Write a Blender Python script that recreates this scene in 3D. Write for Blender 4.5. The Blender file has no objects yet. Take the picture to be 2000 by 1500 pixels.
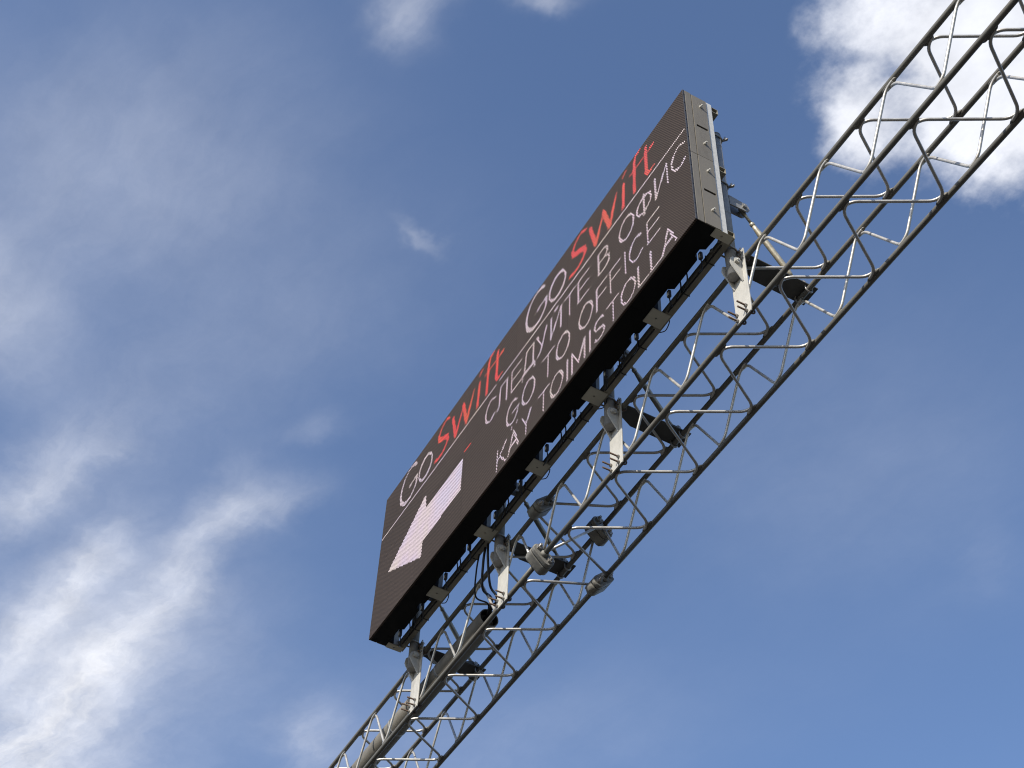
import bpy, bmesh, math, random
from mathutils import Vector, Matrix
random.seed(7)
sc = bpy.context.scene
col = sc.collection
OZ = 8.0                                   # height of the sign's lower edge above the ground

# ------------------------------------------------------------------ camera
CAM = Vector((3.5123, -2.7764, -6.4063))
M = ((0.484155, 0.651655, -0.583900), (0.874432, -0.384016, 0.296480), (0.031024, 0.654124, 0.755751))
cd = bpy.data.cameras.new('camera'); co = bpy.data.objects.new('camera', cd); col.objects.link(co)
co.matrix_world = Matrix(((M[0][0], M[0][1], -M[0][2], CAM.x), (M[1][0], M[1][1], -M[1][2], CAM.y),
                          (M[2][0], M[2][1], -M[2][2], CAM.z + OZ), (0, 0, 0, 1)))
cd.sensor_width = 36; cd.lens = 36 * 2984.76 / 2000; cd.clip_end = 20000; cd.clip_start = 0.05
sc.camera = co

# ------------------------------------------------------------------ light
SUN = Vector((0.379, -0.751, 0.541)).normalized()
sd = bpy.data.lights.new('sun', 'SUN'); so = bpy.data.objects.new('sun', sd); col.objects.link(so)
sd.energy = 5.0; sd.angle = math.radians(0.53); sd.color = (1.0, 0.94, 0.84)
so.rotation_euler = SUN.to_track_quat('Z', 'Y').to_euler(); so.location = (0, 0, 40)

sc.view_settings.view_transform = 'Standard'; sc.view_settings.look = 'None'
sc.view_settings.exposure = 0.25; sc.view_settings.gamma = 1.0
sc.cycles.use_adaptive_sampling = True; sc.cycles.adaptive_threshold = .01; sc.cycles.adaptive_min_samples = 12; sc.cycles.filter_width = 1.1
sc.cycles.max_bounces = 6

# ------------------------------------------------------------------ sky
w = bpy.data.worlds.new('World'); sc.world = w; w.use_nodes = True
NT = w.node_tree; NT.nodes.clear()
def wn(t, **kw):
    n = NT.nodes.new(t)
    for k_, v in kw.items(): setattr(n, k_, v)
    return n
def wl(a, b): NT.links.new(a, b)
def wmath(op, a, b=None, c=None, clamp=False):
    n = wn('ShaderNodeMath', operation=op, use_clamp=clamp)
    for i, v in enumerate((a, b, c)):
        if v is None: continue
        if isinstance(v, (int, float)): n.inputs[i].default_value = v
        else: wl(v, n.inputs[i])
    return n.outputs[0]
def wvec(op, a, b=None, out=0, scale=None):
    n = wn('ShaderNodeVectorMath', operation=op)
    for i, v in enumerate((a, b)):
        if v is None: continue
        if isinstance(v, (tuple, Vector)): n.inputs[i].default_value = v
        else: wl(v, n.inputs[i])
    if scale is not None:
        if isinstance(scale, (int, float)): n.inputs['Scale'].default_value = scale
        else: wl(scale, n.inputs['Scale'])
    return n.outputs['Value'] if op in ('DOT_PRODUCT', 'LENGTH') else n.outputs[out]
def wnoise(v, scale, detail=6, rough=.55, dist=0.0):
    n = wn('ShaderNodeTexNoise'); n.inputs['Scale'].default_value = scale
    n.inputs['Detail'].default_value = detail; n.inputs['Roughness'].default_value = rough
    n.inputs['Distortion'].default_value = dist; wl(v, n.inputs['Vector']); return n
def wsmooth(v, a, b):
    n = wn('ShaderNodeMapRange', interpolation_type='SMOOTHSTEP'); wl(v, n.inputs[0])
    n.inputs[1].default_value = a; n.inputs[2].default_value = b; return n.outputs[0]
sky = wn('ShaderNodeTexSky', sky_type='NISHITA', sun_disc=False)
sky.sun_elevation = math.asin(SUN.z); sky.sun_rotation = math.atan2(SUN.x, SUN.y)
sky.altitude = 50; sky.air_density = 1.0; sky.dust_density = 1.0; sky.ozone_density = 1.6
geo = wn('ShaderNodeTexCoord')
D = geo.outputs['Generated']
sep = wn('ShaderNodeSeparateXYZ'); wl(D, sep.inputs[0])
zc = wmath('MAXIMUM', sep.outputs[2], 0.04)
inv = wmath('DIVIDE', 1.0, zc)
UV = wvec('SCALE', D, scale=inv)                      # a flat cloud deck seen from below, 1 unit = its height
def pix_dir(px, py):
    a = ((px - 1000) / 2984.76, -(py - 750) / 2984.76, 1.0)
    return Vector([sum(M[i][j] * a[j] for j in range(3)) for i in range(3)])
def deck(px, py):
    d = pix_dir(px, py); return Vector((d.x / d.z, d.y / d.z))
# coordinates warped by noise so that cloud edges are ragged
wn1 = wnoise(UV, 9.0, 5, .62); wn2 = wnoise(UV, 2.6, 2, .5)
warp = wvec('SCALE', wvec('SUBTRACT', wn1.outputs['Color'], (.5, .5, .5)), scale=.085)
warp2 = wvec('SCALE', wvec('SUBTRACT', wn2.outputs['Color'], (.5, .5, .5)), scale=.09)
UVW = wvec('ADD', wvec('ADD', UV, warp), warp2)
def blob(px, py, ax, ay, bx, by, wgt):
    """soft elliptic cloud bank at a place of the deck; a and b are its half axes"""
    c = deck(px, py); a = deck(px + ax, py + ay) - c; b = deck(px + bx, py + by) - c
    det = a.x * b.y - a.y * b.x
    p_ = wvec('SUBTRACT', UVW, (c.x, c.y, 1.0))
    s_ = wvec('DOT_PRODUCT', p_, (b.y / det, -b.x / det, 0)); t_ = wvec('DOT_PRODUCT', p_, (-a.y / det, a.x / det, 0))
    r2 = wmath('ADD', wmath('MULTIPLY', s_, s_), wmath('MULTIPLY', t_, t_))
    g = wmath('POWER', 2.718, wmath('MULTIPLY', r2, -1.0))
    return wmath('MULTIPLY', g, wgt)
def total(L):
    s = L[0]
    for x in L[1:]: s = wmath('ADD', s, x)
    return s
# --- thick, cumulus-like cloud
cum = total([blob(1880, 110, 180, 40, -30, 180, 1.05), blob(1680, 250, 90, 20, -10, 95, .80), blob(1940, 250, 130, 10, 0, 115, .70),
             blob(1680, 60, 110, -60, 40, 80, .50), blob(1645, 142, 46, 8, -6, 22, -.30), blob(1775, 165, 56, 14, -8, 26, -.42), blob(1700, 290, 70, 20, -20, 60, .30), blob(2080, 60, 220, 0, 0, 260, 1.2)])
n3 = wnoise(UV, 13.0, 6, .62)
n3f = wmath('SUBTRACT', n3.outputs[0], .5)
cumd = wmath('ADD', cum, wmath('MULTIPLY', wmath('MULTIPLY', n3f, 1.65), wsmooth(cum, .02, .34)))
cumd = wsmooth(cumd, .14, 1.28)
# --- streaky high cloud at the lower left and thin veils
stre = total([blob(50, 1480, 160, -60, 70, 110, .56), blob(235, 1255, 75, -110, 50, 40, .30), blob(390, 1005, 60, -85, 38, 34, .24), blob(310, 1130, 60, -70, 40, 34, .24), blob(130, 1340, 120, -90, 50, 60, .22),
              blob(165, 1090, 70, -75, 30, 36, .34), blob(70, 1210, 90, -85, 34, 40, .30), blob(75, 930, 130, -95, 30, 48, .34), blob(480, 985, 85, -35, 20, 30, .20),
              blob(620, 1450, 26, -75, 60, 30, .20), blob(785, 20, 45, -30, 40, 60, .27), blob(890, 0, 40, -10, 8, 30, .20), blob(1060, -5, 60, -14, 10, 26, .22),
              blob(812, 480, 32, 24, -8, 12, .18), blob(590, 840, 60, -16, 10, 24, .09), blob(1920, 1080, 60, -10, 10, 60, .04)])
veil = total([blob(-30, 600, 150, 20, 10, 140, .34), blob(130, 330, 320, -60, 60, 260, .20), blob(430, 330, 300, -60, 60, 260, .10), blob(650, 620, 300, -100, 60, 200, .05),
              blob(1700, 900, 420, -100, 80, 260, .08), blob(900, 1440, 500, -60, 40, 130, .11), blob(300, 760, 340, -150, 60, 110, .10),
              blob(150, 1290, 280, -130, 110, 210, .40)])
rot = wn('ShaderNodeVectorRotate', rotation_type='Z_AXIS'); wl(UVW, rot.inputs['Vector'])
d0 = deck(200, 1300); d1 = deck(330, 1180); ang = math.atan2(d1.y - d0.y, d1.x - d0.x); rot.inputs['Angle'].default_value = -ang
strc = wvec('MULTIPLY', rot.outputs[0], (4.5, 17.0, 1.0))
n4 = wnoise(strc, 1.0, 6, .68)
n5 = wn1
nn = wmath('ADD', wmath('MULTIPLY', wmath('SUBTRACT', n4.outputs[0], .5), 1.15), wmath('MULTIPLY', wmath('SUBTRACT', n5.outputs[0], .5), .5))
strd = wmath('ADD', wmath('MULTIPLY', stre, wmath('ADD', 1.0, wmath('MULTIPLY', nn, 1.8))), wmath('MULTIPLY', veil, wmath('ADD', .95, wmath('MULTIPLY', nn, .8))), clamp=True)
# --- the same kind of broken cloud over the rest of the sky
gen = wnoise(UVW, 1.7, 4, .56); 
open_ = blob(1000, 750, 1650, 0, 0, 1250, 1.0)
gend = wmath('MULTIPLY', wsmooth(gen.outputs[0], .54, .78), wmath('SUBTRACT', 1.0, wsmooth(open_, .18, .5)))
dens = wmath('MAXIMUM', wmath('MAXIMUM', cumd, strd), gend, clamp=True)
shade = wmath('ADD', .79, wmath('MULTIPLY', wmath('ADD', n3f, wmath('MULTIPLY', wmath('SUBTRACT', gen.outputs[0], .5), .5)), .55))
cloudc = wn('ShaderNodeCombineColor')
CL = 7.3                                              # cloud radiance next to the sky's own scale
for i, f in enumerate((.955, .98, 1.06)): wl(wmath('MULTIPLY', shade, f * CL), cloudc.inputs[i])
skyc = wn('ShaderNodeMix', data_type='RGBA'); wl(dens, skyc.inputs['Factor']); wl(wvec('MULTIPLY', sky.outputs[0], (.94, 1.0, 1.13)), skyc.inputs['A']); wl(cloudc.outputs[0], skyc.inputs['B'])
bg = wn('ShaderNodeBackground'); bg.inputs['Strength'].default_value = 0.14; wl(skyc.outputs['Result'], bg.inputs['Color'])
ow = wn('ShaderNodeOutputWorld'); wl(bg.outputs[0], ow.inputs['Surface'])

# ------------------------------------------------------------------ materials
def mat(name, base, rough=.5, metal=0.0, var=.25, vscale=14.0, tint=None, tamt=.0, tscale=5.0, bump=.0, bscale=60.0, spec=.5, rvar=.15, vs=(1, 1, 1)):
    m = bpy.data.materials.new(name); m.use_nodes = True; nt = m.node_tree; b = nt.nodes['Principled BSDF']
    tc = nt.nodes.new('ShaderNodeTexCoord'); oi = nt.nodes.new('ShaderNodeObjectInfo')
    off = nt.nodes.new('ShaderNodeVectorMath'); off.operation = 'MULTIPLY_ADD'
    nt.links.new(oi.outputs['Random'], off.inputs[0]); off.inputs[1].default_value = (17, 31, 11); st = nt.nodes.new('ShaderNodeVectorMath'); st.operation = 'MULTIPLY'; nt.links.new(tc.outputs['Object'], st.inputs[0]); st.inputs[1].default_value = vs; nt.links.new(st.outputs[0], off.inputs[2])
    n = nt.nodes.new('ShaderNodeTexNoise'); n.inputs['Scale'].default_value = vscale; n.inputs['Detail'].default_value = 7; n.inputs['Roughness'].default_value = .65
    nt.links.new(off.outputs[0], n.inputs['Vector'])
    cr = nt.nodes.new('ShaderNodeMapRange'); nt.links.new(n.outputs[0], cr.inputs[0]); cr.inputs[1].default_value = .25; cr.inputs[2].default_value = .75
    cr.inputs[3].default_value = 1 - var; cr.inputs[4].default_value = 1 + var
    mx = nt.nodes.new('ShaderNodeVectorMath'); mx.operation = 'SCALE'; mx.inputs[0].default_value = base[:3]; nt.links.new(cr.outputs[0], mx.inputs['Scale'])
    out = mx.outputs[0]
    if tint:
        n2 = nt.nodes.new('ShaderNodeTexNoise'); n2.inputs['Scale'].default_value = tscale; n2.inputs['Detail'].default_value = 8; n2.inputs['Roughness'].default_value = .7
        nt.links.new(off.outputs[0], n2.inputs['Vector'])
        r2 = nt.nodes.new('ShaderNodeMapRange'); nt.links.new(n2.outputs[0], r2.inputs[0]); r2.inputs[1].default_value = .5; r2.inputs[2].default_value = .72; r2.inputs[4].default_value = tamt
        mm = nt.nodes.new('ShaderNodeMix'); mm.data_type = 'RGBA'; nt.links.new(r2.outputs[0], mm.inputs['Factor']); nt.links.new(out, mm.inputs['A']); mm.inputs['B'].default_value = (*tint, 1)
        out = mm.outputs['Result']
    nt.links.new(out, b.inputs['Base Color'])
    rr = nt.nodes.new('ShaderNodeMapRange'); nt.links.new(n.outputs[0], rr.inputs[0]); rr.inputs[3].default_value = rough - rvar; rr.inputs[4].default_value = min(1, rough + rvar)
    nt.links.new(rr.outputs[0], b.inputs['Roughness'])
    b.inputs['Metallic'].default_value = metal; b.inputs['Specular IOR Level'].default_value = spec
    if bump:
        n3_ = nt.nodes.new('ShaderNodeTexNoise'); n3_.inputs['Scale'].default_value = bscale; n3_.inputs['Detail'].default_value = 4
        nt.links.new(off.outputs[0], n3_.inputs['Vector'])
        bu = nt.nodes.new('ShaderNodeBump'); bu.inputs['Strength'].default_value = bump; bu.inputs['Distance'].default_value = .004
        nt.links.new(n3_.outputs[0], bu.inputs['Height']); nt.links.new(bu.outputs[0], b.inputs['Normal'])
    return m
MAT = dict(
    chord=mat('weathered_steel_tube', (.150, .142, .122), .55, .35, .25, 9, (.085, .068, .052), .75, 9, .06, 60, .3, vs=(.35, 1, 1)),
    rod=mat('galvanised_rod', (.50, .48, .44), .42, .55, .18, 20, (.26, .23, .20), .5, 9, .0, 120, .4),
    plate=mat('hot_dip_zinc_plate', (.43, .415, .375), .55, .05, .10, 26, (.30, .285, .25), .75, 12, .2, 60, .4, vs=(1, 1, .4)),
    zinc=mat('dull_zinc', (.235, .232, .225), .5, .15, .25, 30, (.14, .138, .132), .6, 12, .15, 90, .4),
    strip=mat('bright_zinc_sheet', (.50, .49, .46), .5, .0, .18, 40, (.36, .355, .34), .5, 15, .1, 80, .5),
    arm=mat('dark_steel_plate', (.075, .075, .07), .6, .2, .25, 10, (.05, .045, .04), .5, 6, .1, 60, .3),
    bolt=mat('bolt_steel', (.30, .29, .27), .45, .5, .2, 60, (.16, .09, .05), .5, 30),
    rust=mat('rusty_thread', (.10, .065, .045), .75, .2, .3, 90),
    strut=mat('passivated_zinc', (.42, .38, .29), .45, .45, .25, 35, (.22, .17, .11), .7, 14, .1, 80, .4),
    cast=mat('cast_coupler', (.185, .178, .158), .6, .1, .35, 22, (.085, .078, .066), .85, 11, .35, 70, .35),
    case=mat('taupe_cabinet_paint', (.165, .148, .120), .55, .0, .06, 8, (.115, .10, .08), .75, 9, .04, 200, .35, vs=(1, 1, .22)),
    black=mat('black_plastic', (.0065, .007, .0075), .6, .0, .2, 20, spec=.1),
    bezel=mat('dark_bezel', (.035, .036, .042), .5, .0, .15, 30, spec=.3),
    clip=mat('clip_plate_zinc', (.46, .44, .36), .6, .0, .08, 18, (.36, .335, .27), .6, 9, .1, 70, .3),
    tube=mat('frame_tube_zinc', (.26, .24, .19), .58, .1, .25, 14, (.09, .08, .065), .8, 7, .15, 70, .3),
    pipe=mat('conduit_plastic', (.135, .125, .105), .55, .0, .22, 10, (.085, .078, .065), .6, 4, .2, 40, .4),
    cable=mat('black_cable', (.010, .010, .012), .5, .0, .1, 30, spec=.3),
    plug=mat('pale_plug', (.55, .56, .54), .5, .0, .1, 40),
    ground=mat('asphalt', (.055, .052, .047), .9, .0, .25, 3, (.075, .07, .06), .5, .4, spec=.2),
)
def emit(name, c, strength, tints):
    m = bpy.data.materials.new(name); m.use_nodes = True; nt = m.node_tree; b = nt.nodes['Principled BSDF']
    b.inputs['Base Color'].default_value = (.03, .028, .028, 1); b.inputs['Roughness'].default_value = .4
    tc = nt.nodes.new('ShaderNodeTexCoord'); mp = nt.nodes.new('ShaderNodeVectorMath'); mp.operation = 'MULTIPLY'
    geo_ = nt.nodes.new('ShaderNodeNewGeometry'); nt.links.new(geo_.outputs['Position'], mp.inputs[0]); mp.inputs[1].default_value = (1, 1, 1)
    n = nt.nodes.new('ShaderNodeTexNoise'); n.inputs['Scale'].default_value = 3.0; n.inputs['Detail'].default_value = 3; nt.links.new(mp.outputs[0], n.inputs['Vector'])
    cr = nt.nodes.new('ShaderNodeValToRGB'); nt.links.new(n.outputs[0], cr.inputs[0])
    cr.color_ramp.elements[0].position = .33; cr.color_ramp.elements[0].color = (*tints[0], 1)
    cr.color_ramp.elements[1].position = .67; cr.color_ramp.elements[1].color = (*tints[1], 1)
    e = cr.color_ramp.elements.new(.5); e.color = (*c, 1)
    nt.links.new(cr.outputs[0], b.inputs['Emission Color']); b.inputs['Emission Strength'].default_value = strength
    m.cycles.emission_sampling = 'NONE'
    return m
MAT['ledw'] = emit('lit_white_led', (1.0, .80, .92), .78, ((.90, .78, 1.0), (1.0, .84, .78)))
MAT['ledr'] = emit('lit_red_led', (1.0, .030, .018), .95, ((1.0, .02, .025), (1.0, .10, .015)))
def led_face():
    m = bpy.data.materials.new('unlit_led_face'); m.use_nodes = True; nt = m.node_tree; b = nt.nodes['Principled BSDF']
    g = nt.nodes.new('ShaderNodeNewGeometry'); s = nt.nodes.new('ShaderNodeSeparateXYZ'); nt.links.new(g.outputs['Position'], s.inputs[0])
    def mth(op, a, b_=None):
        n = nt.nodes.new('ShaderNodeMath'); n.operation = op
        for i, v in enumerate((a, b_)):
            if v is None: continue
            if isinstance(v, (int, float)): n.inputs[i].default_value = v
            else: nt.links.new(v, n.inputs[i])
        return n.outputs[0]
    zz = mth('MULTIPLY', s.outputs[2], 1 / .0130); row = mth('FLOOR', zz)
    par = mth('MULTIPLY', mth('MODULO', row, 2.0), .5)
    xx = mth('ADD', mth('MULTIPLY', mth('ADD', s.outputs[0], 20.0), 1 / .0130), par)
    fx = mth('SUBTRACT', mth('FRACT', xx), .5); fz = mth('SUBTRACT', mth('FRACT', zz), .5)
    r = mth('SQRT', mth('ADD', mth('MULTIPLY', fx, fx), mth('MULTIPLY', fz, fz)))
    dot = nt.nodes.new('ShaderNodeMapRange'); dot.interpolation_type = 'SMOOTHSTEP'; nt.links.new(r, dot.inputs[0])
    dot.inputs[1].default_value = .22; dot.inputs[2].default_value = .40; dot.inputs[3].default_value = 1; dot.inputs[4].default_value = 0
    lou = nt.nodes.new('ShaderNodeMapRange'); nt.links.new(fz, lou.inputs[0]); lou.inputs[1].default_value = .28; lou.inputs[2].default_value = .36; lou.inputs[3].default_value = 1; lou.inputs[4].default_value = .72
    mx = nt.nodes.new('ShaderNodeMix'); mx.data_type = 'RGBA'; nt.links.new(dot.outputs[0], mx.inputs['Factor'])
    mx.inputs['A'].default_value = (.021, .0160, .0130, 1); mx.inputs['B'].default_value = (.076, .0565, .0455, 1)
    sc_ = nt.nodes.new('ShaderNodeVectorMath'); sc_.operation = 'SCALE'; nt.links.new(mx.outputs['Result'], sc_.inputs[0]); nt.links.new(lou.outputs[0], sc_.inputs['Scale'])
    oi = nt.nodes.new('ShaderNodeObjectInfo'); nz = nt.nodes.new('ShaderNodeTexNoise'); nz.inputs['Scale'].default_value = 2.2; nz.inputs['Detail'].default_value = 6; nt.links.new(g.outputs['Position'], nz.inputs['Vector'])
    va = mth('ADD', mth('ADD', .80, mth('MULTIPLY', oi.outputs['Random'], .10)), mth('MULTIPLY', nz.outputs[0], .32))
    s2 = nt.nodes.new('ShaderNodeVectorMath'); s2.operation = 'SCALE'; nt.links.new(sc_.outputs[0], s2.inputs[0]); nt.links.new(va, s2.inputs['Scale'])
    nt.links.new(s2.outputs[0], b.inputs['Base Color']); b.inputs['Roughness'].default_value = .7; b.inputs['Specular IOR Level'].default_value = .12
    return m
MAT['face'] = led_face()

# ------------------------------------------------------------------ mesh helpers
def box(bm, x0, x1, y0, y1, z0, z1, bev=0.0):
    vs = [bm.verts.new((x, y, z)) for x in (x0, x1) for y in (y0, y1) for z in (z0, z1)]
    fs = [bm.faces.new([vs[i] for i in q]) for q in ((0, 1, 3, 2), (4, 6, 7, 5), (0, 4, 5, 1), (2, 3, 7, 6), (0, 2, 6, 4), (1, 5, 7, 3))]
    if bev:
        es = list({e for f in fs for e in f.edges}); bmesh.ops.bevel(bm, geom=es, offset=bev, segments=1, affect='EDGES', profile=.5)
def prism(bm, pts, vec, bev=0.0):
    """closed polygon pts extruded by vec"""
    vec = Vector(vec); a = [bm.verts.new(p) for p in pts]; b = [bm.verts.new(Vector(p) + vec) for p in pts]; n = len(pts)
    fs = [bm.faces.new(a[::-1]), bm.faces.new(b)] + [bm.faces.new((a[i], a[(i + 1) % n], b[(i + 1) % n], b[i])) for i in range(n)]
    if bev:
        es = list({e for f in fs[:2] for e in f.edges}); bmesh.ops.bevel(bm, geom=es, offset=bev, segments=1, affect='EDGES', profile=.5)
def sweep(bm, pts, r, n=10, caps=True):
    """round tube along pts; r a number or one radius per point"""
    pts = [Vector(p) for p in pts]; m = len(pts); rr = [r] * m if isinstance(r, (int, float)) else list(r)
    tan = [(pts[min(i + 1, m - 1)] - pts[max(i - 1, 0)]).normalized() for i in range(m)]
    up = Vector((0, 0, 1)) if abs(tan[0].z) < .9 else Vector((0, 1, 0))
    u = tan[0].cross(up).normalized(); rings = []
    for i in range(m):
        u = (u - tan[i] * u.dot(tan[i])).normalized(); v = tan[i].cross(u)
        rings.append([bm.verts.new(pts[i] + (u * math.cos(2 * math.pi * j / n) + v * math.sin(2 * math.pi * j / n)) * rr[i]) for j in range(n)])
    for i in range(m - 1):
        for j in range(n):
            f = bm.faces.new((rings[i][j], rings[i][(j + 1) % n], rings[i + 1][(j + 1) % n], rings[i + 1][j])); f.smooth = True
    if caps:
        bm.faces.new(rings[0][::-1]); bm.faces.new(rings[-1])
def hexa(bm, p, axis, r, h):
    p = Vector(p); axis = Vector(axis).normalized(); u = axis.orthogonal().normalized(); v = axis.cross(u)
    prism(bm, [p + (u * math.cos(k * math.pi / 3) + v * math.sin(k * math.pi / 3)) * r for k in range(6)], axis * h)
def obj(name, bm, m, parent=None, loc=(0, 0, 0)):
    me = bpy.data.meshes.new(name)
    if isinstance(bm, bpy.types.Mesh): me = bm
    else:
        bmesh.ops.recalc_face_normals(bm, faces=bm.faces); bm.to_mesh(me); bm.free(); me.materials.append(MAT[m])
    o = bpy.data.objects.new(name, me); col.objects.link(o); o.location = loc
    if parent: o.parent = parent
    return o
def thing(name, label, cat, loc, group=None):
    o = bpy.data.objects.new(name, None); col.objects.link(o); o.location = (loc[0], loc[1], loc[2] + OZ); o.empty_display_size = .1
    tag(o, label, cat, group); return o
def tag(o, label, cat, group=None):
    o['label'] = label; o['category'] = cat
    if group: o['group'] = group
    return o
def copy_tree(o, parent=None):
    c = o.copy(); col.objects.link(c); c.parent = parent
    for ch in list(o.children): copy_tree(ch, c)
    return c
B = bmesh.new

# ------------------------------------------------------------------ ground
bm = B(); v = [bm.verts.new(p) for p in ((-3000, -3000, 0), (3000, -3000, 0), (3000, 3000, 0), (-3000, 3000, 0))]; bm.faces.new(v)
g = obj('ground', bm, 'ground'); g['kind'] = 'structure'

# ------------------------------------------------------------------ lattice truss
K = .969
Y1, Z1, SY, SZ, P = .3422, -.0306, .3971, .4167, .50832
RC, RR = .0152, .0082
def camb(x):
    v_ = (x - CAM.x) / K + CAM.x + 2
    return K * (-.0024 * v_ + .00041 * v_ * v_), K * (-.00048 * v_ - .00116 * v_ * v_)
CH = {1: (Y1, Z1), 2: (Y1, Z1 - SZ), 3: (Y1 + SY, Z1), 4: (Y1 + SY, Z1 - SZ)}
XS = -2.155                                           # where the two lengths are coupled
def fillet(pts, cut, n=5):
    out = [pts[0]]
    for i in range(1, len(pts) - 1):
        a, b, c = pts[i - 1], pts[i], pts[i + 1]
        p0 = b + (a - b).normalized() * min(cut, (a - b).length * (.98 if i == 1 else .49)); p1 = b + (c - b).normalized() * min(cut, (c - b).length * (.98 if i == len(pts) - 2 else .49))
        for k_ in range(n + 1):
            t = k_ / n; out.append(p0 * (1 - t) ** 2 + b * 2 * t * (1 - t) + p1 * t * t)
    out.append(pts[-1]); return out
# face: (chord a, chord b, node x on a, node x on b)
FACES = {'front': (1, 2, 1.1131, 1.3695), 'top': (1, 3, 1.3796, 1.1280), 'bottom': (2, 4, 1.1660, 1.4220), 'back': (3, 4, .367, .622)}
_leg = {}
def leg_mesh(face, down, end_a=False, end_b=False):
    key = (face, down, end_a, end_b)
    if key in _leg: return _leg[key]
    a, b, xa, xb = FACES[face]
    ya, za = CH[a]; yb, zb = CH[b]
    dx = (xb - xa) % P
    if not down: dx = dx - P                           # leg leaving the node on a towards -x
    tv = Vector((0, yb - ya, zb - za)); L = tv.length; tv /= L
    o = RC + RR - .002
    s = 1 if dx > 0 else -1
    c, e = .024, .026
    p0 = tv * o; p1 = tv * (L - o) + Vector((dx, 0, 0))
    n_ = Vector((1, 0, 0)).cross(tv) * (.0045 * s); p0 = p0 + n_; p1 = p1 + n_; ex = Vector((s * e, 0, 0))
    pts = [p0 - ex, p0 + Vector((s * c, 0, 0)), p1 - Vector((s * c, 0, 0)), p1 + ex]
    if end_a: pts = [tv * .01 + Vector((s * .055, 0, 0)), p1 - Vector((s * c, 0, 0)), p1 + ex]
    if end_b: pts = [p0 - ex, p0 + Vector((s * c, 0, 0)), tv * (L - .01) + Vector((dx - s * .055, 0, 0))]
    bm = B(); sweep(bm, fillet(pts, .049, 6), RR, 8)
    me = bpy.data.meshes.new('lacing_rod'); bmesh.ops.recalc_face_normals(bm, faces=bm.faces); bm.to_mesh(me); bm.free(); me.materials.append(MAT['rod'])
    _leg[key] = (me, dx); return _leg[key]
bm = B(); sweep(bm, [(-.040, 0, 0), (-.032, 0, 0), (-.012, 0, 0), (.010, 0, 0), (.030, 0, 0), (.039, 0, 0)], [.003, .0085, .0105, .0098, .0090, .003], 8)
weld_me = bpy.data.meshes.new('weld'); bmesh.ops.recalc_face_normals(bm, faces=bm.faces); bm.to_mesh(weld_me); bm.free(); weld_me.materials.append(MAT['chord'])
wrnd = random.Random(11)
def segment(x0, x1, label, join):
    base = ((x0 + x1) / 2, Y1 + SY / 2, Z1 - SZ)
    t = thing('lattice_truss', label, 'truss', base, 'lengths of the overhead lattice truss')
    for k_, (y, z) in CH.items():
        bm = B(); n = 14
        pts = []
        for i in range(n + 1):
            x = x0 + (x1 - x0) * i / n; dy, dz = camb(x); pts.append((x - base[0], y + dy - base[1], z + dz - base[2]))
        sweep(bm, pts, RC, 14); obj('chord', bm, 'chord', t)
    for face, (a, b, xa, xb) in FACES.items():
        ya, za = CH[a]; yb, zb = CH[b]; tv = Vector((0, yb - ya, zb - za)).normalized()
        for i in range(-30, 30):
            for xn, yn, zn, sg in ((xa + i * P, ya, za, 1), (xb + i * P, yb, zb, -1)):
                if not x0 + .05 < xn < x1 - .05: continue
                dy, dz = camb(xn)
                wo = obj('weld', weld_me, 'chord', t, (xn - base[0], yn + dy + tv.y * sg * RC - base[1], zn + dz + tv.z * sg * RC - base[2]))
                wo.scale = (wrnd.uniform(.8, 1.25), wrnd.uniform(.85, 1.2), wrnd.uniform(.85, 1.2))
            x = xa + i * P
            for down in (True, False):
                me, dx = leg_mesh(face, down)
                lo, hi = min(x, x + dx), max(x, x + dx)
                if lo < x0 - .06 or hi > x1 + .06: continue
                ea = abs(x - join) < .08; eb = abs(x + dx - join) < .08
                if ea or eb: me, dx = leg_mesh(face, down, ea, eb)
                dy, dz = camb(x + dx / 2)
                obj('lacing_rod', me, 'rod', t, (x - base[0], ya + dy - base[1], za + dz - base[2]))
    return t
seg_r = segment(XS + .012, 5.2, 'long grey lattice truss length running from the couplers to the upper right', XS)
seg_l = segment(-8.2, XS - .012, 'grey lattice truss length at lower left with a conduit inside it', XS)
# cross brace in the coupled bay, from the lower front to the upper back tube
bm = B(); bx, by, bz = seg_r.location; bz -= OZ
sweep(bm, [(XS + .06 - bx, Y1 + .02 - by, Z1 - SZ + .02 - bz), (XS + .06 - bx, Y1 + SY - .02 - by, Z1 - .02 - bz)], RR, 8)
obj('cross_brace', bm, 'rod', seg_r)

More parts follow.
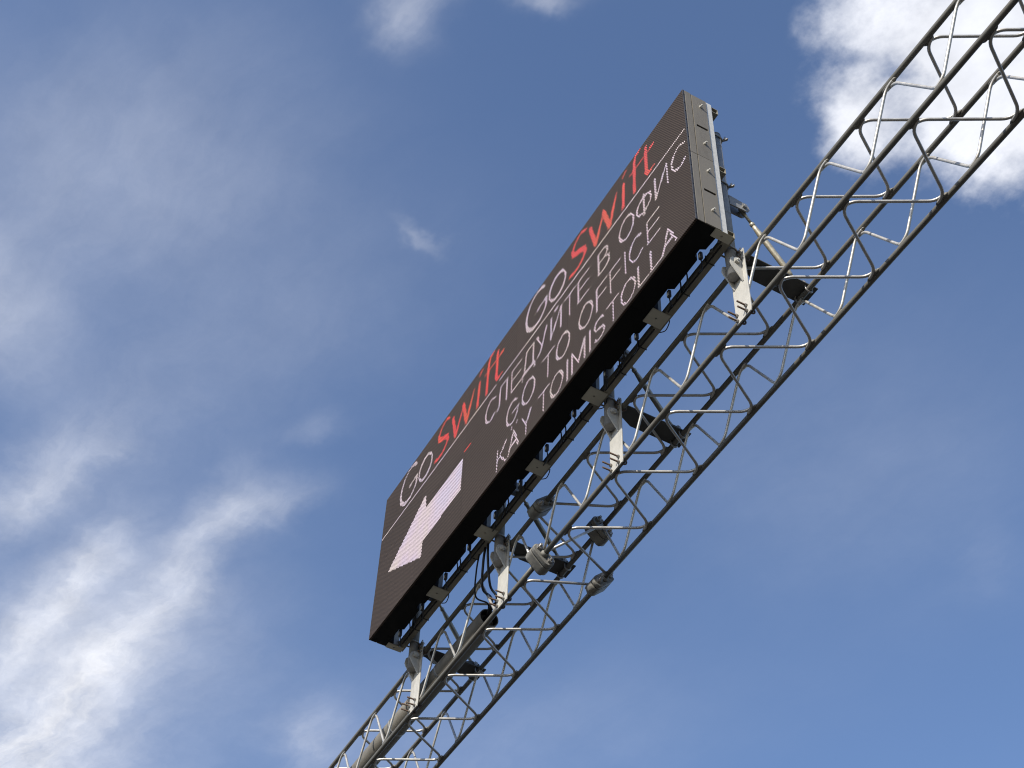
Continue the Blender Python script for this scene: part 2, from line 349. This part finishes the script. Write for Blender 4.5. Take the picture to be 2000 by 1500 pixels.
# ------------------------------------------------------------------ pipe couplers at the joint
def coupler(k_, label):
    y, z = CH[k_]; dy, dz = camb(XS)
    t = thing('pipe_coupler', label, 'coupler', (XS, y + dy, z + dz), 'bolted couplers joining the truss tubes')
    out = Vector((0, -1 if k_ in (1, 2) else 1, 1 if k_ in (1, 3) else -1)).normalized()
    u = Vector((1, 0, 0)).cross(out).normalized()      # long axis of the oval
    for s in (-1, 1):
        bm = B(); pts = []
        for i in range(36):
            a = 2 * math.pi * (i + .5) / 36; cx = .042 * (1 if math.cos(a) > 0 else -1)
            pts.append(u * (cx + .040 * math.cos(a)) + out * (.038 * math.sin(a)) + Vector((s * .003, 0, 0)))
        prism(bm, pts, (s * (.030 if s > 0 else .066), 0, 0), .007)
        for f in bm.faces: f.smooth = len(f.verts) < 8
        obj('flange', bm, 'cast', t)
        bm = B(); sweep(bm, [Vector((s * (.030 if s > 0 else .066), 0, 0)), Vector((s * (.044 if s > 0 else .078), 0, 0)), Vector((s * (.056 if s > 0 else .09), 0, 0))], [.027, .024, .017], 14); obj('socket', bm, 'cast', t)
    for s in (-1, 1):
        c = u * (.050 * s)
        bm = B(); sweep(bm, [c + Vector((-.082, 0, 0)), c + Vector((.068, 0, 0))], .009, 8); bo = obj('bolt', bm, 'bolt', t)
        bm = B(); hexa(bm, c + Vector((.0325, 0, 0)), (1, 0, 0), .0185, .017); obj('nut', bm, 'bolt', bo)
        bm = B(); hexa(bm, c - Vector((.0685, 0, 0)), (-1, 0, 0), .0185, .012); obj('bolt_head', bm, 'bolt', bo)
coupler(1, 'dark shaded coupler nearest the sign, on the upper front tube')
coupler(2, 'pale sunlit oval coupler with two bolts on the lower front tube')
coupler(3, 'dark coupler on the upper rear tube, rightmost but one')
coupler(4, 'grey coupler lowest of the four, on the lower rear tube')

# ------------------------------------------------------------------ conduit and cables
PC = (.474, -.182); PX = -3.05
bm = B(); n = 28; r0, r1 = .066, .061
def hollow(bm, x0, x1, ro, ri, n=28):
    R = {}
    for tg, x, r in (('a', x0, ro), ('b', x1, ro), ('c', x1, ri), ('d', x0, ri)):
        R[tg] = [bm.verts.new((x, r * math.cos(2 * math.pi * j / n), r * math.sin(2 * math.pi * j / n))) for j in range(n)]
    for p_, q_ in (('a', 'b'), ('b', 'c'), ('c', 'd'), ('d', 'a')):
        for j in range(n):
            f = bm.faces.new((R[p_][j], R[p_][(j + 1) % n], R[q_][(j + 1) % n], R[q_][j])); f.smooth = p_ + q_ in ('ab', 'cd')
hollow(bm, -5.1, 0, r0, r1)
con = thing('conduit_pipe', 'thick grey conduit pipe lying inside the truss, open end towards the sign', 'pipe', (PX, PC[0], PC[1]))
obj('pipe', bm, 'pipe', con)
bm = B(); hollow(bm, -.05, -.001, r1 - .0005, r1 - .004); obj('mouth_shade', bm, 'black', con)  # black sleeve painted in for the shade inside the open pipe end
for xs in (-.62, -1.30):
    bm = B(); hollow(bm, xs - .011, xs + .011, r0 + .003, r0 + .0005); obj('strap', bm, 'zinc', con)
cabs = [((-2.745, .235, .02), (-2.80, .245, -.10), (-2.90, .30, -.20), (-2.98, .43, -.15), (-3.13, .475, -.19), 'thin black cable, leftmost of three hanging from the sign into the conduit', .0055),
        ((-2.678, .240, .02), (-2.71, .245, -.09), (-2.79, .29, -.22), (-2.92, .42, -.16), (-3.13, .480, -.17), 'thick black cable, middle of three hanging from the sign into the conduit', .0085),
        ((-2.640, .236, .02), (-2.66, .250, -.10), (-2.73, .31, -.235), (-2.89, .44, -.17), (-3.13, .470, -.155), 'black cable, rightmost of three hanging from the sign into the conduit', .008)]
def spline(ps, n=8):
    ps = [Vector(p) for p in ps]; q = [ps[0] * 2 - ps[1]] + ps + [ps[-1] * 2 - ps[-2]]; out = []
    for i in range(1, len(q) - 2):
        for k_ in range(n):
            t = k_ / n; a, b, c, d = q[i - 1], q[i], q[i + 1], q[i + 2]
            out.append(.5 * ((2 * b) + (c - a) * t + (2 * a - 5 * b + 4 * c - d) * t * t + (3 * b - a - 3 * c + d) * t ** 3))
    out.append(ps[-1]); return out
for *ps, lab, r in cabs:
    b0 = Vector(ps[-1]); bm = B(); sweep(bm, [p - b0 for p in spline(ps)], r, 8)
    o = obj('power_cable', bm, 'cable', None, (b0.x, b0.y, b0.z + OZ)); tag(o, lab, 'cable', 'cables from the sign to the conduit')

# ------------------------------------------------------------------ brackets with pole, arm and strut
PY = .285
PLATE0, PLATE1 = Y1 - RC - .009, Y1 - RC - .001
def bracket():
    """built for a pole at x = 0; base at the foot of the plate"""
    t = bpy.data.objects.new('pole_bracket', None); col.objects.link(t)
    bm = B(); sweep(bm, [(0, PY, 1.15), (0, PY, -.178)], .0305, 20); po = obj('pole', bm, 'zinc', t)
    bm = B(); sweep(bm, [(0, PY, 1.151), (0, PY, 1.157)], .032, 20); obj('pole_cap', bm, 'zinc', po)
    for zt in (1.02, .36):
        bm = B(); sweep(bm, [(0, PY, zt), (0, PY, zt + .006)], .0315, 20); obj('weld_ring', bm, 'bolt', po)
    bm = B(); prism(bm, [(.064, PLATE0, .024), (.064, PLATE0, -.470), (.060, PLATE0, -.487), (-.060, PLATE0, -.487), (-.060, PLATE0, .024)], (0, PLATE1 - PLATE0, 0), .0012); obj('back_plate', bm, 'plate', t)
    for gx in (.030, -.044):
        bm = B(); prism(bm, [(gx, PLATE0, -.040), (gx, .262, -.062), (gx, .252, -.075), (gx, .247, -.112), (gx, .256, -.132), (gx, PLATE0 - .004, -.226), (gx, PLATE0, -.226)], (.008, 0, 0), .001); obj('gusset', bm, 'plate', t)
    bm = B(); sweep(bm, [(-.060, PY, -.090), (.060, PY, -.090)], .008, 8); hexa(bm, (.039, PY, -.090), (1, 0, 0), .019, .014); hexa(bm, (-.046, PY, -.090), (-1, 0, 0), .019, .014); obj('pivot_bolt', bm, 'plate', t)
    # u-bolts that clamp the plate to the two front tubes
    for zc_, mt, bxs in ((Z1 - SZ, 'rust', (-.045, .032)), (Z1 + .002, 'rust', (-.052, .046))):
        for bx_ in bxs:
            ln = .058 if zc_ < -.2 else .026
            bm = B(); pts = [(bx_, PLATE0 - ln, zc_ + .021)] + [(bx_, Y1 + .021 * math.sin(a) + .001, zc_ + .021 * math.cos(a)) for a in [math.pi * i / 8 for i in range(9)]] + [(bx_, PLATE0 - ln, zc_ - .021)]
            sweep(bm, pts, .0052, 8); ub = obj('u_bolt', bm, mt, t)
            for s in (1, -1):
                bm = B(); hexa(bm, (bx_, PLATE0 - .001, zc_ + s * .021), (0, -1, 0), .0105, .010); obj('nut', bm, 'bolt', ub)
    # arm lying across the top of the truss
    za = Z1 + RC + .001
    bm = B(); prism(bm, [(.062, Y1 - .01, za), (.062, .79, za), (-.064, .79, za), (-.064, .46, za), (-.03, .39, za), (-.03, Y1 - .01, za)], (0, 0, .008), .001); arm = obj('support_arm', bm, 'arm', t)
    for rx in (-.020, .020):
        bm = B(); prism(bm, [(rx - .004, .40, za + .008), (rx - .004, .78, za + .008), (rx - .004, .755, za + .060), (rx - .004, .70, za + .066), (rx - .004, .62, za + .026), (rx - .004, .44, za + .022)], (.008, 0, 0)); obj('lug', bm, 'arm', arm)
    for bx_ in (-.042, .046):
        bm = B(); yc = Y1 + SY; pts = [(bx_, yc - .021, za + .035)] + [(bx_, yc - .021 * math.cos(a), Z1 - .021 * math.sin(a)) for a in [math.pi * i / 8 for i in range(9)]] + [(bx_, yc + .021, za + .035)]
        sweep(bm, pts, .0052, 8); ub = obj('u_bolt', bm, 'bolt', arm)
    # adjustable strut
    A0 = Vector((0, .400, .500)); A1 = Vector((0, .725, za + .046)); d = (A1 - A0).normalized(); L = (A1 - A0).length
    for cx in (-.026, .018):
        bm = B(); pts = [(cx, PY + .022, .462), (cx, .385, .466)] + [(cx, .402 + .036 * math.sin(a), .500 - .036 * math.cos(a)) for a in [math.pi * i / 8 for i in range(9)]] + [(cx, PY + .022, .548)]
        prism(bm, pts, (.008, 0, 0), .001); obj('clevis_plate', bm, 'zinc', t)
    bm = B(); sweep(bm, [(-.040, A0.y, A0.z), (.040, A0.y, A0.z)], .008, 8); hexa(bm, (.027, A0.y, A0.z), (1, 0, 0), .016, .012); obj('clevis_bolt', bm, 'bolt', t)
    bm = B(); P_ = lambda s: A0 + d * s
    sweep(bm, [P_(-.012), P_(.02), P_(.05), P_(.105)], [.013, .013, .0085, .0085], 12)
    sweep(bm, [P_(.100), P_(.104), P_(.118), P_(.122)], [.012, .0145, .0145, .012], 8)
    sweep(bm, [P_(.120), P_(.150), P_(.185), P_(L - .13), P_(L - .095), P_(L - .08)], [.0110, .0135, .0165, .0165, .0125, .010], 14)
    sweep(bm, [P_(L - .09), P_(L - .03), P_(L + .012)], [.008, .013, .013], 10)
    obj('strut', bm, 'strut', t)
    bm = B(); sweep(bm, [(-.042, A1.y, A1.z), (.042, A1.y, A1.z)], .008, 8); hexa(bm, (.025, A1.y, A1.z), (1, 0, 0), .016, .012); obj('foot_bolt', bm, 'bolt', t)
    return t
br0 = bracket()
BR = [(-.103, 'pale bracket with sunlit strut at the upper right end of the sign'), (-1.300, 'grey bracket, second from the upper right end of the sign'),
      (-2.588, 'grey bracket beside the hanging black cables, third from the upper right'), (-3.758, 'grey bracket at the lower left end of the sign, above the conduit')]
for i, (x, lab) in enumerate(BR):
    o = br0 if i == 0 else copy_tree(br0)
    dy, dz = camb(x); o.location = (x, dy * .5, OZ + dz); tag(o, lab, 'bracket', 'brackets that carry the sign on the truss')

# ------------------------------------------------------------------ the LED sign
W_, H_ = 3.84, 1.28
sign = thing('led_sign', 'long black led message sign with white and red lettering and an arrow', 'sign', (-W_ / 2, 0, 0))
SX = -W_ / 2
def sobj(name, bm, m, parent=None, loc=(0, 0, 0)): return obj(name, bm, m, parent or sign, loc)
# one cabinet, local x from 0 (its right side) to -.64, z from 0 to .64
prof = [(0, .012), (0, .155), (-.052, .157), (-.135, .153), (-.150, .126), (-.195, .126), (-.212, .152), (-.430, .154), (-.448, .124), (-.585, .124), (-.590, .155), (-.64, .155), (-.64, .012)]
bm = B(); prism(bm, [(x * .9969 - .001, y, .0015) for x, y in prof], (0, 0, .637)); cab_me = bpy.data.meshes.new('cabinet'); bmesh.ops.recalc_face_normals(bm, faces=bm.faces); bm.to_mesh(cab_me); bm.free(); cab_me.materials.append(MAT['black'])
bm = B(); box(bm, -.6395, -.0005, 0, .0125, .0005, .6395); face_me = bpy.data.meshes.new('display_panel'); bmesh.ops.recalc_face_normals(bm, faces=bm.faces); bm.to_mesh(face_me); bm.free(); face_me.materials.append(MAT['face'])
def side_cover(parent, zlo, sgn):
    """painted cover sheets on the end face of a cabinet, with a slot and two bolts"""
    x0 = 0.0 if sgn > 0 else -.64
    a, b = (x0 - .0005, x0 + .0035) if sgn > 0 else (x0 - .0035, x0 + .0005)
    bm = B(); box(bm, a, b, .0005, .013, .001, .639, .0008); sobj('edge_trim', bm, 'bezel', parent)
    for zs in [.05 + .09 * i for i in range(7)]:
        bm = B(); sweep(bm, [(b - .001, .0055, zs), (b + .0015, .0055, zs)], .004, 6); sobj('trim_screw', bm, 'black', parent)
    bm = B(); box(bm, a, b, .0145, .055, .0015, .6385, .001); sobj('front_cover', bm, 'case', parent)
    zs = .315 if zlo < .1 else .312
    y0, y1_ = .059, .1555; sy0, sy1, h = .073, .148, .010
    bm = B()
    top = .6385 if zlo < .1 else .628
    box(bm, a, b + .002, y0, y1_, .0015, zs - h); box(bm, a, b + .002, y0, y1_, zs + h, top)
    box(bm, a, b + .002, y0, sy0, zs - h, zs + h); box(bm, a, b + .002, sy1, y1_, zs - h, zs + h)
    bmesh.ops.remove_doubles(bm, verts=bm.verts, dist=1e-5)
    sobj('rear_cover', bm, 'case', parent)
    for zb_ in ((.146, .513) if zlo < .1 else (.146, .534)):
        bm = B(); hexa(bm, (b + .002, .114, zb_), (1 if sgn > 0 else -1, 0, 0), .0105, .008)
        sweep(bm, [(b + .002, .114, zb_), (b + .020 * sgn + .002, .114, zb_)], .0055, 8); sobj('cover_bolt', bm, 'plate', parent)
for r in range(2):
    for c in range(6):
        cb = sobj('cabinet', cab_me, 'black', None, (-.64 * c - SX, 0, .64 * r))
        obj('display_panel', face_me, 'face', cb)
        if c == 0: side_cover(cb, .64 * r, 1)
        if c == 5: side_cover(cb, .64 * r, -1)
# carrying frame behind the cabinets
for i, zt in enumerate((.001, .602, 1.215)):
    bm = B(); L0, L1 = -W_ + .004, -.004
    pr = [(.199, zt), (.244, zt), (.244, zt + .048), (.199, zt + .048)]; t_ = .004
    q = [(y, z) for y, z in pr]; qi = [(.199 + t_, zt + t_), (.244 - t_, zt + t_), (.244 - t_, zt + .048 - t_), (.199 + t_, zt + .048 - t_)]
    V = {}
    for tg, x, pp in (('a', L0, q), ('b', L1, q), ('c', L1, qi), ('d', L0, qi)): V[tg] = [bm.verts.new((x - SX, y, z)) for y, z in pp]
    for a_, b_ in (('a', 'b'), ('b', 'c'), ('c', 'd'), ('d', 'a')):
        for j in range(4): bm.faces.new((V[a_][j], V[a_][(j + 1) % 4], V[b_][(j + 1) % 4], V[b_][j]))
    sobj('frame_tube', bm, 'tube')
for c in range(7):
    x = -.64 * c
    x0, x1 = (x - .042, x - .001) if c == 0 else ((x + .001, x + .042) if c == 6 else (x - .020, x + .020))
    bm = B(); box(bm, x0 - SX, x1 - SX, .1585, .1975, .002, 1.278, .001); sobj('edge_strip', bm, 'strip' if c in (0, 6) else 'zinc')
    x0, x1 = (x - .048, x + .003) if c == 0 else ((x - .003, x + .048) if c == 6 else (x - .052, x + .052))
    xm = (x0 + x1) / 2
    bm = B(); cuts = 10
    # plate with a real hole: ring of quads around the bore
    hy, hr = .172, .006; ring = [(xm - SX + hr * math.cos(2 * math.pi * j / 12), hy + hr * math.sin(2 * math.pi * j / 12)) for j in range(12)]
    def edge_pt(j):
        a_ = 2 * math.pi * j / 12; cx, cy = math.cos(a_), math.sin(a_); X0, X1, Y0_, Y1_ = x0 - SX - (xm - SX), x1 - SX - (xm - SX), .121 - hy, .232 - hy
        ts = []
        if cx > 1e-6: ts.append(X1 / cx)
        if cx < -1e-6: ts.append(X0 / cx)
        if cy > 1e-6: ts.append(Y1_ / cy)
        if cy < -1e-6: ts.append(Y0_ / cy)
        t = min(ts); return (xm - SX + cx * t, hy + cy * t)
    corners = [(x1 - SX, .232), (x0 - SX, .232), (x0 - SX, .121), (x1 - SX, .121)]
    outer = [(edge_pt(j), 2 * math.pi * j / 12) for j in range(12)]
    for zz in (-.006, -.0005):
        iv = [bm.verts.new((*p_, zz)) for p_ in ring]; ov = [bm.verts.new((*p_[0], zz)) for p_ in outer]
        if zz == -.006: lo = (iv, ov)
        for j in range(12):
            j2 = (j + 1) % 12; a0 = outer[j][1]; a1 = a0 + math.pi / 6; f = [iv[j], ov[j]]
            for cpt in corners:
                ac = math.atan2(cpt[1] - hy, cpt[0] - (xm - SX)) % (2 * math.pi)
                if a0 + 1e-4 < ac < a1 - 1e-4: f.append(bm.verts.new((*cpt, zz)))
            f += [ov[j2], iv[j2]]; bm.faces.new(f)
    for j in range(12): bm.faces.new((lo[0][j], lo[0][(j + 1) % 12], iv[(j + 1) % 12], iv[j]))
    sobj('clip_plate', bm, 'clip')
    bm = B(); box(bm, x0 - SX, x1 - SX, .227, .232, -.0062, .0004); sobj('clip_lip', bm, 'clip')
# clamps holding the frame tubes to the poles
bm = B(); 
def clamp_mesh():
    bm = B(); pts = [(-.036, .240, 0)] + [(.036 * -math.cos(a), PY + .034 * math.sin(a), 0) for a in [math.pi * i / 10 for i in range(11)]] + [(.036, .240, 0)]
    sweep(bm, pts, .0055, 8)
    for s in (-1, 1):
        sweep(bm, [(s * .036, .246, 0), (s * .036, .190, 0)], .0055, 8); hexa(bm, (s * .036, .198, 0), (0, -1, 0), .011, .010)
    sweep(bm, [(.018, PY + .028, .0), (.040, PY + .050, .004), (.052, PY + .046, -.004)], [.006, .009, .004], 6)
    sweep(bm, [(.030, PY + .036, .004), (.034, PY + .044, .034)], [.007, .004], 6)
    bmesh.ops.recalc_face_normals(bm, faces=bm.faces); me = bpy.data.meshes.new('pole_clamp'); bm.to_mesh(me); bm.free(); me.materials.append(MAT['bolt']); return me
cm = clamp_mesh()
for i, (x, lab) in enumerate(BR):
    for zt in (.024, .626, 1.10): sobj('pole_clamp', cm, 'bolt', None, (x - SX, camb(x)[0] * .5, zt))
# plugs and short leads along the lower back edge
rnd = random.Random(3)
for c in range(6):
    for lx in (.17, .47):
        x = -.64 * c - lx + rnd.uniform(-.015, .015); y = .148 + rnd.uniform(-.006, .006)
        bm = B(); box(bm, x - .011 - SX, x + .011 - SX, y - .009, y + .009, -.034, .02, .003); pl = sobj('plug', bm, 'bezel')
        bm = B(); box(bm, x - .008 - SX, x + .008 - SX, y - .0105, y - .008, -.026, -.002); obj('plug_tag', bm, 'plug', pl)
        x2 = x - rnd.uniform(.05, .12); dz = rnd.uniform(.012, .045)
        bm = B(); sweep(bm, [q - Vector((SX, 0, 0)) for q in spline([(x, y, -.03), (x - .012, y + .012, -.03 - dz * .6), ((x + x2) / 2, y + .03, -.02 - dz), (x2, y + .045, -.02), (x2 - .04, .205, .012)], 6)], .0035, 6); sobj('lead', bm, 'cable')
    for lx in (.30, .36):
        x = -.64 * c - lx + rnd.uniform(-.03, .03)
        bm = B(); sweep(bm, [q - Vector((SX, 0, 0)) for q in spline([(x, .152, .03), (x - .02, .170, -.012), (x - .07, .185, -.018), (x - .12, .205, .004)], 5)], .004, 6); sobj('lead', bm, 'cable')
# cable ties and the wires strapped along the lower tube
for c in range(6):
    for lx in (.22, .40):
        x = -.64 * c - lx + rnd.uniform(-.05, .05)
        bm = B(); hy = .2215; pts = [(x - SX, hy - .026, -.001), (x - SX, hy + .025, -.001), (x - SX, hy + .025, .051), (x - SX, hy - .026, .051), (x - SX, hy - .026, -.001)]
        sweep(bm, pts, .003, 6); sobj('cable_tie', bm, 'cable')
    x = -.64 * c - .07
    bm = B(); sweep(bm, [q - Vector((SX, 0, 0)) for q in spline([(x, .206, -.003), (x - .15, .203, -.006 - rnd.random() * .006), (x - .30, .206, -.004), (x - .50, .203, -.008)], 6)], .005, 6); sobj('strapped_wire', bm, 'cable')
    if c in (0, 1, 2, 4):
        x = -.64 * c - .62
        bm = B(); sweep(bm, [q - Vector((SX, 0, 0)) for q in spline([(x, .246, .004), (x - .02, .252, -.008), (x - .06, .256, -.014), (x - .10, .246, .006)], 6)], .003, 6); sobj('wire_loop', bm, 'cable')

# ------------------------------------------------------------------ lit lettering, in cm from the sign's lower left corner
GP = 1.3
def arc(cx, cy, rx, ry, a0, a1, n=14): return [(cx + rx * math.cos(math.radians(a0 + (a1 - a0) * i / n)), cy + ry * math.sin(math.radians(a0 + (a1 - a0) * i / n))) for i in range(n + 1)]
def dist(px, pz, a, b):
    dx, dz = b[0] - a[0], b[1] - a[1]; L = dx * dx + dz * dz
    t = 0 if L == 0 else max(0, min(1, ((px - a[0]) * dx + (pz - a[1]) * dz) / L))
    return math.hypot(px - a[0] - t * dx, pz - a[1] - t * dz), t
def dots_where(test, x0, x1, z0, z1):
    out = []
    for r in range(int(z0 / GP) - 1, int(z1 / GP) + 2):
        z = (r + .5) * GP; off = .5 if r % 2 else 0.0
        for c in range(int(x0 / GP) - 1, int(x1 / GP) + 2):
            x = (c + .5 - off) * GP
            if 0.6 < x < 383.4 and .6 < z < 127.4 and test(x, z): out.append((x, z))
    return out
def dot_mesh(pts, r=.51):
    bm = B()
    for x, z in pts:
        X, Z = x / 100 - W_, z / 100
        ring = [bm.verts.new((X - SX + r / 100 * math.cos(k_ * math.pi / 3), -.0008, Z + r / 100 * math.sin(k_ * math.pi / 3))) for k_ in range(6)]
        tip = bm.verts.new((X - SX, -.0035, Z))
        for k_ in range(6): bm.faces.new((ring[k_], ring[(k_ + 1) % 6], tip))
    return bm
def glyph(strokes, hw, m, name='lit_letter'):
    xs = [p[0] for s in strokes for p in s]; zs = [p[1] for s in strokes for p in s]
    def test(x, z):
        for s in strokes:
            w_ = s[0][2] if len(s[0]) > 2 else hw
            for a, b in zip(s, s[1:]):
                d_, t = dist(x, z, a, b)
                wa = a[2] if len(a) > 2 else hw; wb = b[2] if len(b) > 2 else hw
                if d_ < wa + (wb - wa) * t: return True
        return False
    pts = dots_where(test, min(xs) - 3, max(xs) + 3, min(zs) - 3, max(zs) + 3)
    if pts: sobj(name, dot_mesh(pts), m)
def E_(pts, x0, x1, z0, z1): return [(x0 + p[0] * (x1 - x0), z0 + p[1] * (z1 - z0)) for p in pts]
def ell(a0, a1): return arc(.5, .5, .5, .5, a0, a1, 18)
F = {
 'O': [ell(0, 360)], 'C': [ell(45, 315)], 'G': [ell(48, 360) [:-1] + [(1, .45)], [(1, .45), (.55, .45)]],
 'L': [[(0, 1), (0, 0), (1, 0)]], 'E': [[(1, 1), (0, 1), (0, 0), (1, 0)], [(0, .52), (.92, .52)]], 'F': [[(1, 1), (0, 1), (0, 0)], [(0, .52), (.9, .52)]],
 'T': [[(0, 1), (1, 1)], [(.5, 1), (.5, 0)]], 'I': [[(0, 1), (0, 0)]], 'A': [[(0, 0), (.5, 1), (1, 0)], [(.2, .35), (.8, .35)]],
 'AE': [[(0, 0), (.5, 1), (1, 0)], [(.2, .35), (.8, .35)], [(.22, 1.22), (.24, 1.27)], [(.76, 1.22), (.78, 1.27)]],
 'K': [[(0, 1), (0, 0)], [(1, 1), (.02, .42)], [(.32, .58), (1, 0)]], 'Y': [[(0, 1), (.5, .48), (1, 1)], [(.5, .48), (.5, 0)]],
 'M': [[(0, 0), (0, 1), (.5, .2), (1, 1), (1, 0)]], 'S': [arc(.5, .75, .46, .25, 30, 270, 12) + arc(.5, .25, .48, .25, 90, -150, 12)],
 'EL': [[(0, 0), (.16, .1), (.2, 1), (1, 1), (1, 0)]], 'DE': [[(0, -.22), (0, .02), (1, .02), (1, -.22)], [(.13, .02), (.28, 1), (.86, 1), (.86, .02)]],
 'U': [[(0, 1), (.5, .32)], [(1, 1), (.42, .1), (.12, 0)]], 'II': [[(0, 1), (0, 0), (1, 1), (1, 0)]], 'IY': [[(0, 1), (0, 0), (1, 1), (1, 0)], [(.32, 1.22), (.5, 1.12), (.68, 1.22)]],
 'VE': [[(0, 0), (0, 1), (.6, 1), (.85, .9), (.85, .65), (.6, .54), (0, .54)], [(.6, .54), (1, .4), (1, .12), (.7, 0), (0, 0)]],
 'EF': [[(.5, 1.02), (.5, -.02)], ell(0, 360)],
}
def row(items, z0, z1, hw=.86):
    for ch, x0, x1 in items:
        zz0, zz1 = z0, z1
        st = F[ch]
        if ch == 'EF': st = [st[0], [(p[0], .5 + (p[1] - .5) * .72) for p in st[1]]]
        glyph([E_(s, x0, x1, zz0, zz1) for s in st], hw, 'ledw')
row([('C', 154.5, 168.5), ('EL', 171, 182), ('E', 188.2, 199.8), ('DE', 202.5, 217), ('U', 219.7, 231), ('IY', 236.5, 248.3), ('T', 252.9, 264), ('E', 268.4, 279.8),
     ('VE', 291, 302.5), ('O', 314, 329), ('EF', 332.5, 347.2), ('II', 351.6, 363.6), ('C', 368.2, 383)], 59.3, 78.6)
row([('G', 183.8, 198.2), ('O', 203, 218), ('T', 227.5, 240), ('O', 243.5, 258.5), ('O', 269.2, 284), ('F', 288.6, 298.6), ('F', 303.3, 313.6), ('I', 318.8, 318.8), ('C', 323.3, 337.6), ('E', 341.5, 353.2)], 29.3, 48.6)
row([('K', 173.8, 184.5), ('AE', 187.8, 200), ('Y', 204, 214), ('T', 223.4, 235), ('O', 237.3, 251), ('I', 255.9, 255.9), ('M', 261.2, 274.8), ('I', 280.9, 280.9), ('S', 285.4, 296), ('T', 299.5, 310.8),
     ('O', 313.6, 327.5), ('L', 331, 339.8), ('L', 343, 352.7), ('A', 353.8, 366.8)], 3.0, 20.4)
for ox in (0.0, 178.2):
    sc_ = 1.0
    def T(L): return [tuple([p[0] + ox, p[1]] + list(p[2:])) for p in L]
    G_ = [(p[0], p[1], wv) for p, wv in zip(arc(40, 109.5, 13.5, 16.3, 52, 330, 22), [1.6, 1.5, 1.2, 1.0, .9, .9, .9, 1.0, 1.1, 1.2, 1.3, 1.4, 1.5, 1.6, 1.7, 1.7, 1.6, 1.4, 1.2, 1.1, 1.0, 1.0, 1.0])]
    glyph([T(G_ + [(51.5, 107.5, 1.2)]), T([(51.8, 107.8, 1.3), (40.5, 106.6, .8)])], 1.0, 'ledw')
    O_ = [(p[0], p[1], .95 + .55 * abs(math.sin(math.radians(-10 + i * 15))) ** 2 * .9) for i, p in enumerate(arc(65.3, 104, 9.8, 10.6, 0, 360, 24))]
    glyph([T(O_)], 1.0, 'ledw')
    red = lambda L: glyph([T(s) for s in L], 1.2, 'ledr')
    red([[(99, 121.5, 1.1), (94, 124.6, .9), (87.5, 122.6, .9), (83.4, 117, 1.2), (84.6, 112, 2.0), (91, 108.6, 2.3), (97, 105, 2.1), (98.8, 100.4, 1.5), (94, 95, 1.2), (87, 93, 1.4), (80.8, 95, 1.3)]])
    red([[(104.4, 115, 1.7), (110.5, 92.8, 2.0), (119.6, 114.6, .8)], [(119.4, 114.8, 1.8), (126, 92.2, 2.1), (134, 114.6, .8)]])
    red([[(142.2, 114, 1.5), (141, 92.3, 1.6)]]); red([[(141.6, 121.8, .9), (144.8, 124.4, 1.0)]])
    red([[(161, 126.6, .9), (156.5, 126, 1.0), (154.3, 121, 1.5), (153.2, 92, 1.6)], [(149.2, 113.4, .8), (161.8, 113.4, .9)]])
    red([[(166.6, 120.6, 1.5), (166, 96, 1.7), (168, 92.2, 1.5), (173.8, 93.2, .9)], [(161.6, 113.4, .8), (174.2, 114.6, .9)]])
glyph([[(1, 88.2), (166, 88.2)]], .68, 'ledw', 'lit_line'); glyph([[(172, 88.2), (383.4, 87.2)]], .68, 'ledw', 'lit_line')
glyph([[(126.6, 63.6), (134.8, 63.6)]], .7, 'ledr', 'lit_dash')
AR = [(19.6, 43.6), (71, 72.6), (73.4, 58.8), (125.4, 58), (125.4, 29.5), (73, 29), (72.9, 15)]
def inside(x, z):
    c_ = False
    for (x0, z0), (x1, z1) in zip(AR, AR[1:] + AR[:1]):
        if (z0 > z) != (z1 > z) and x < (x1 - x0) * (z - z0) / (z1 - z0) + x0: c_ = not c_
    return c_
ao = sobj('lit_arrow', dot_mesh(dots_where(inside, 18, 128, 13, 75), .60), 'ledw'); ao['label'] = 'broad lit arrow pointing left'
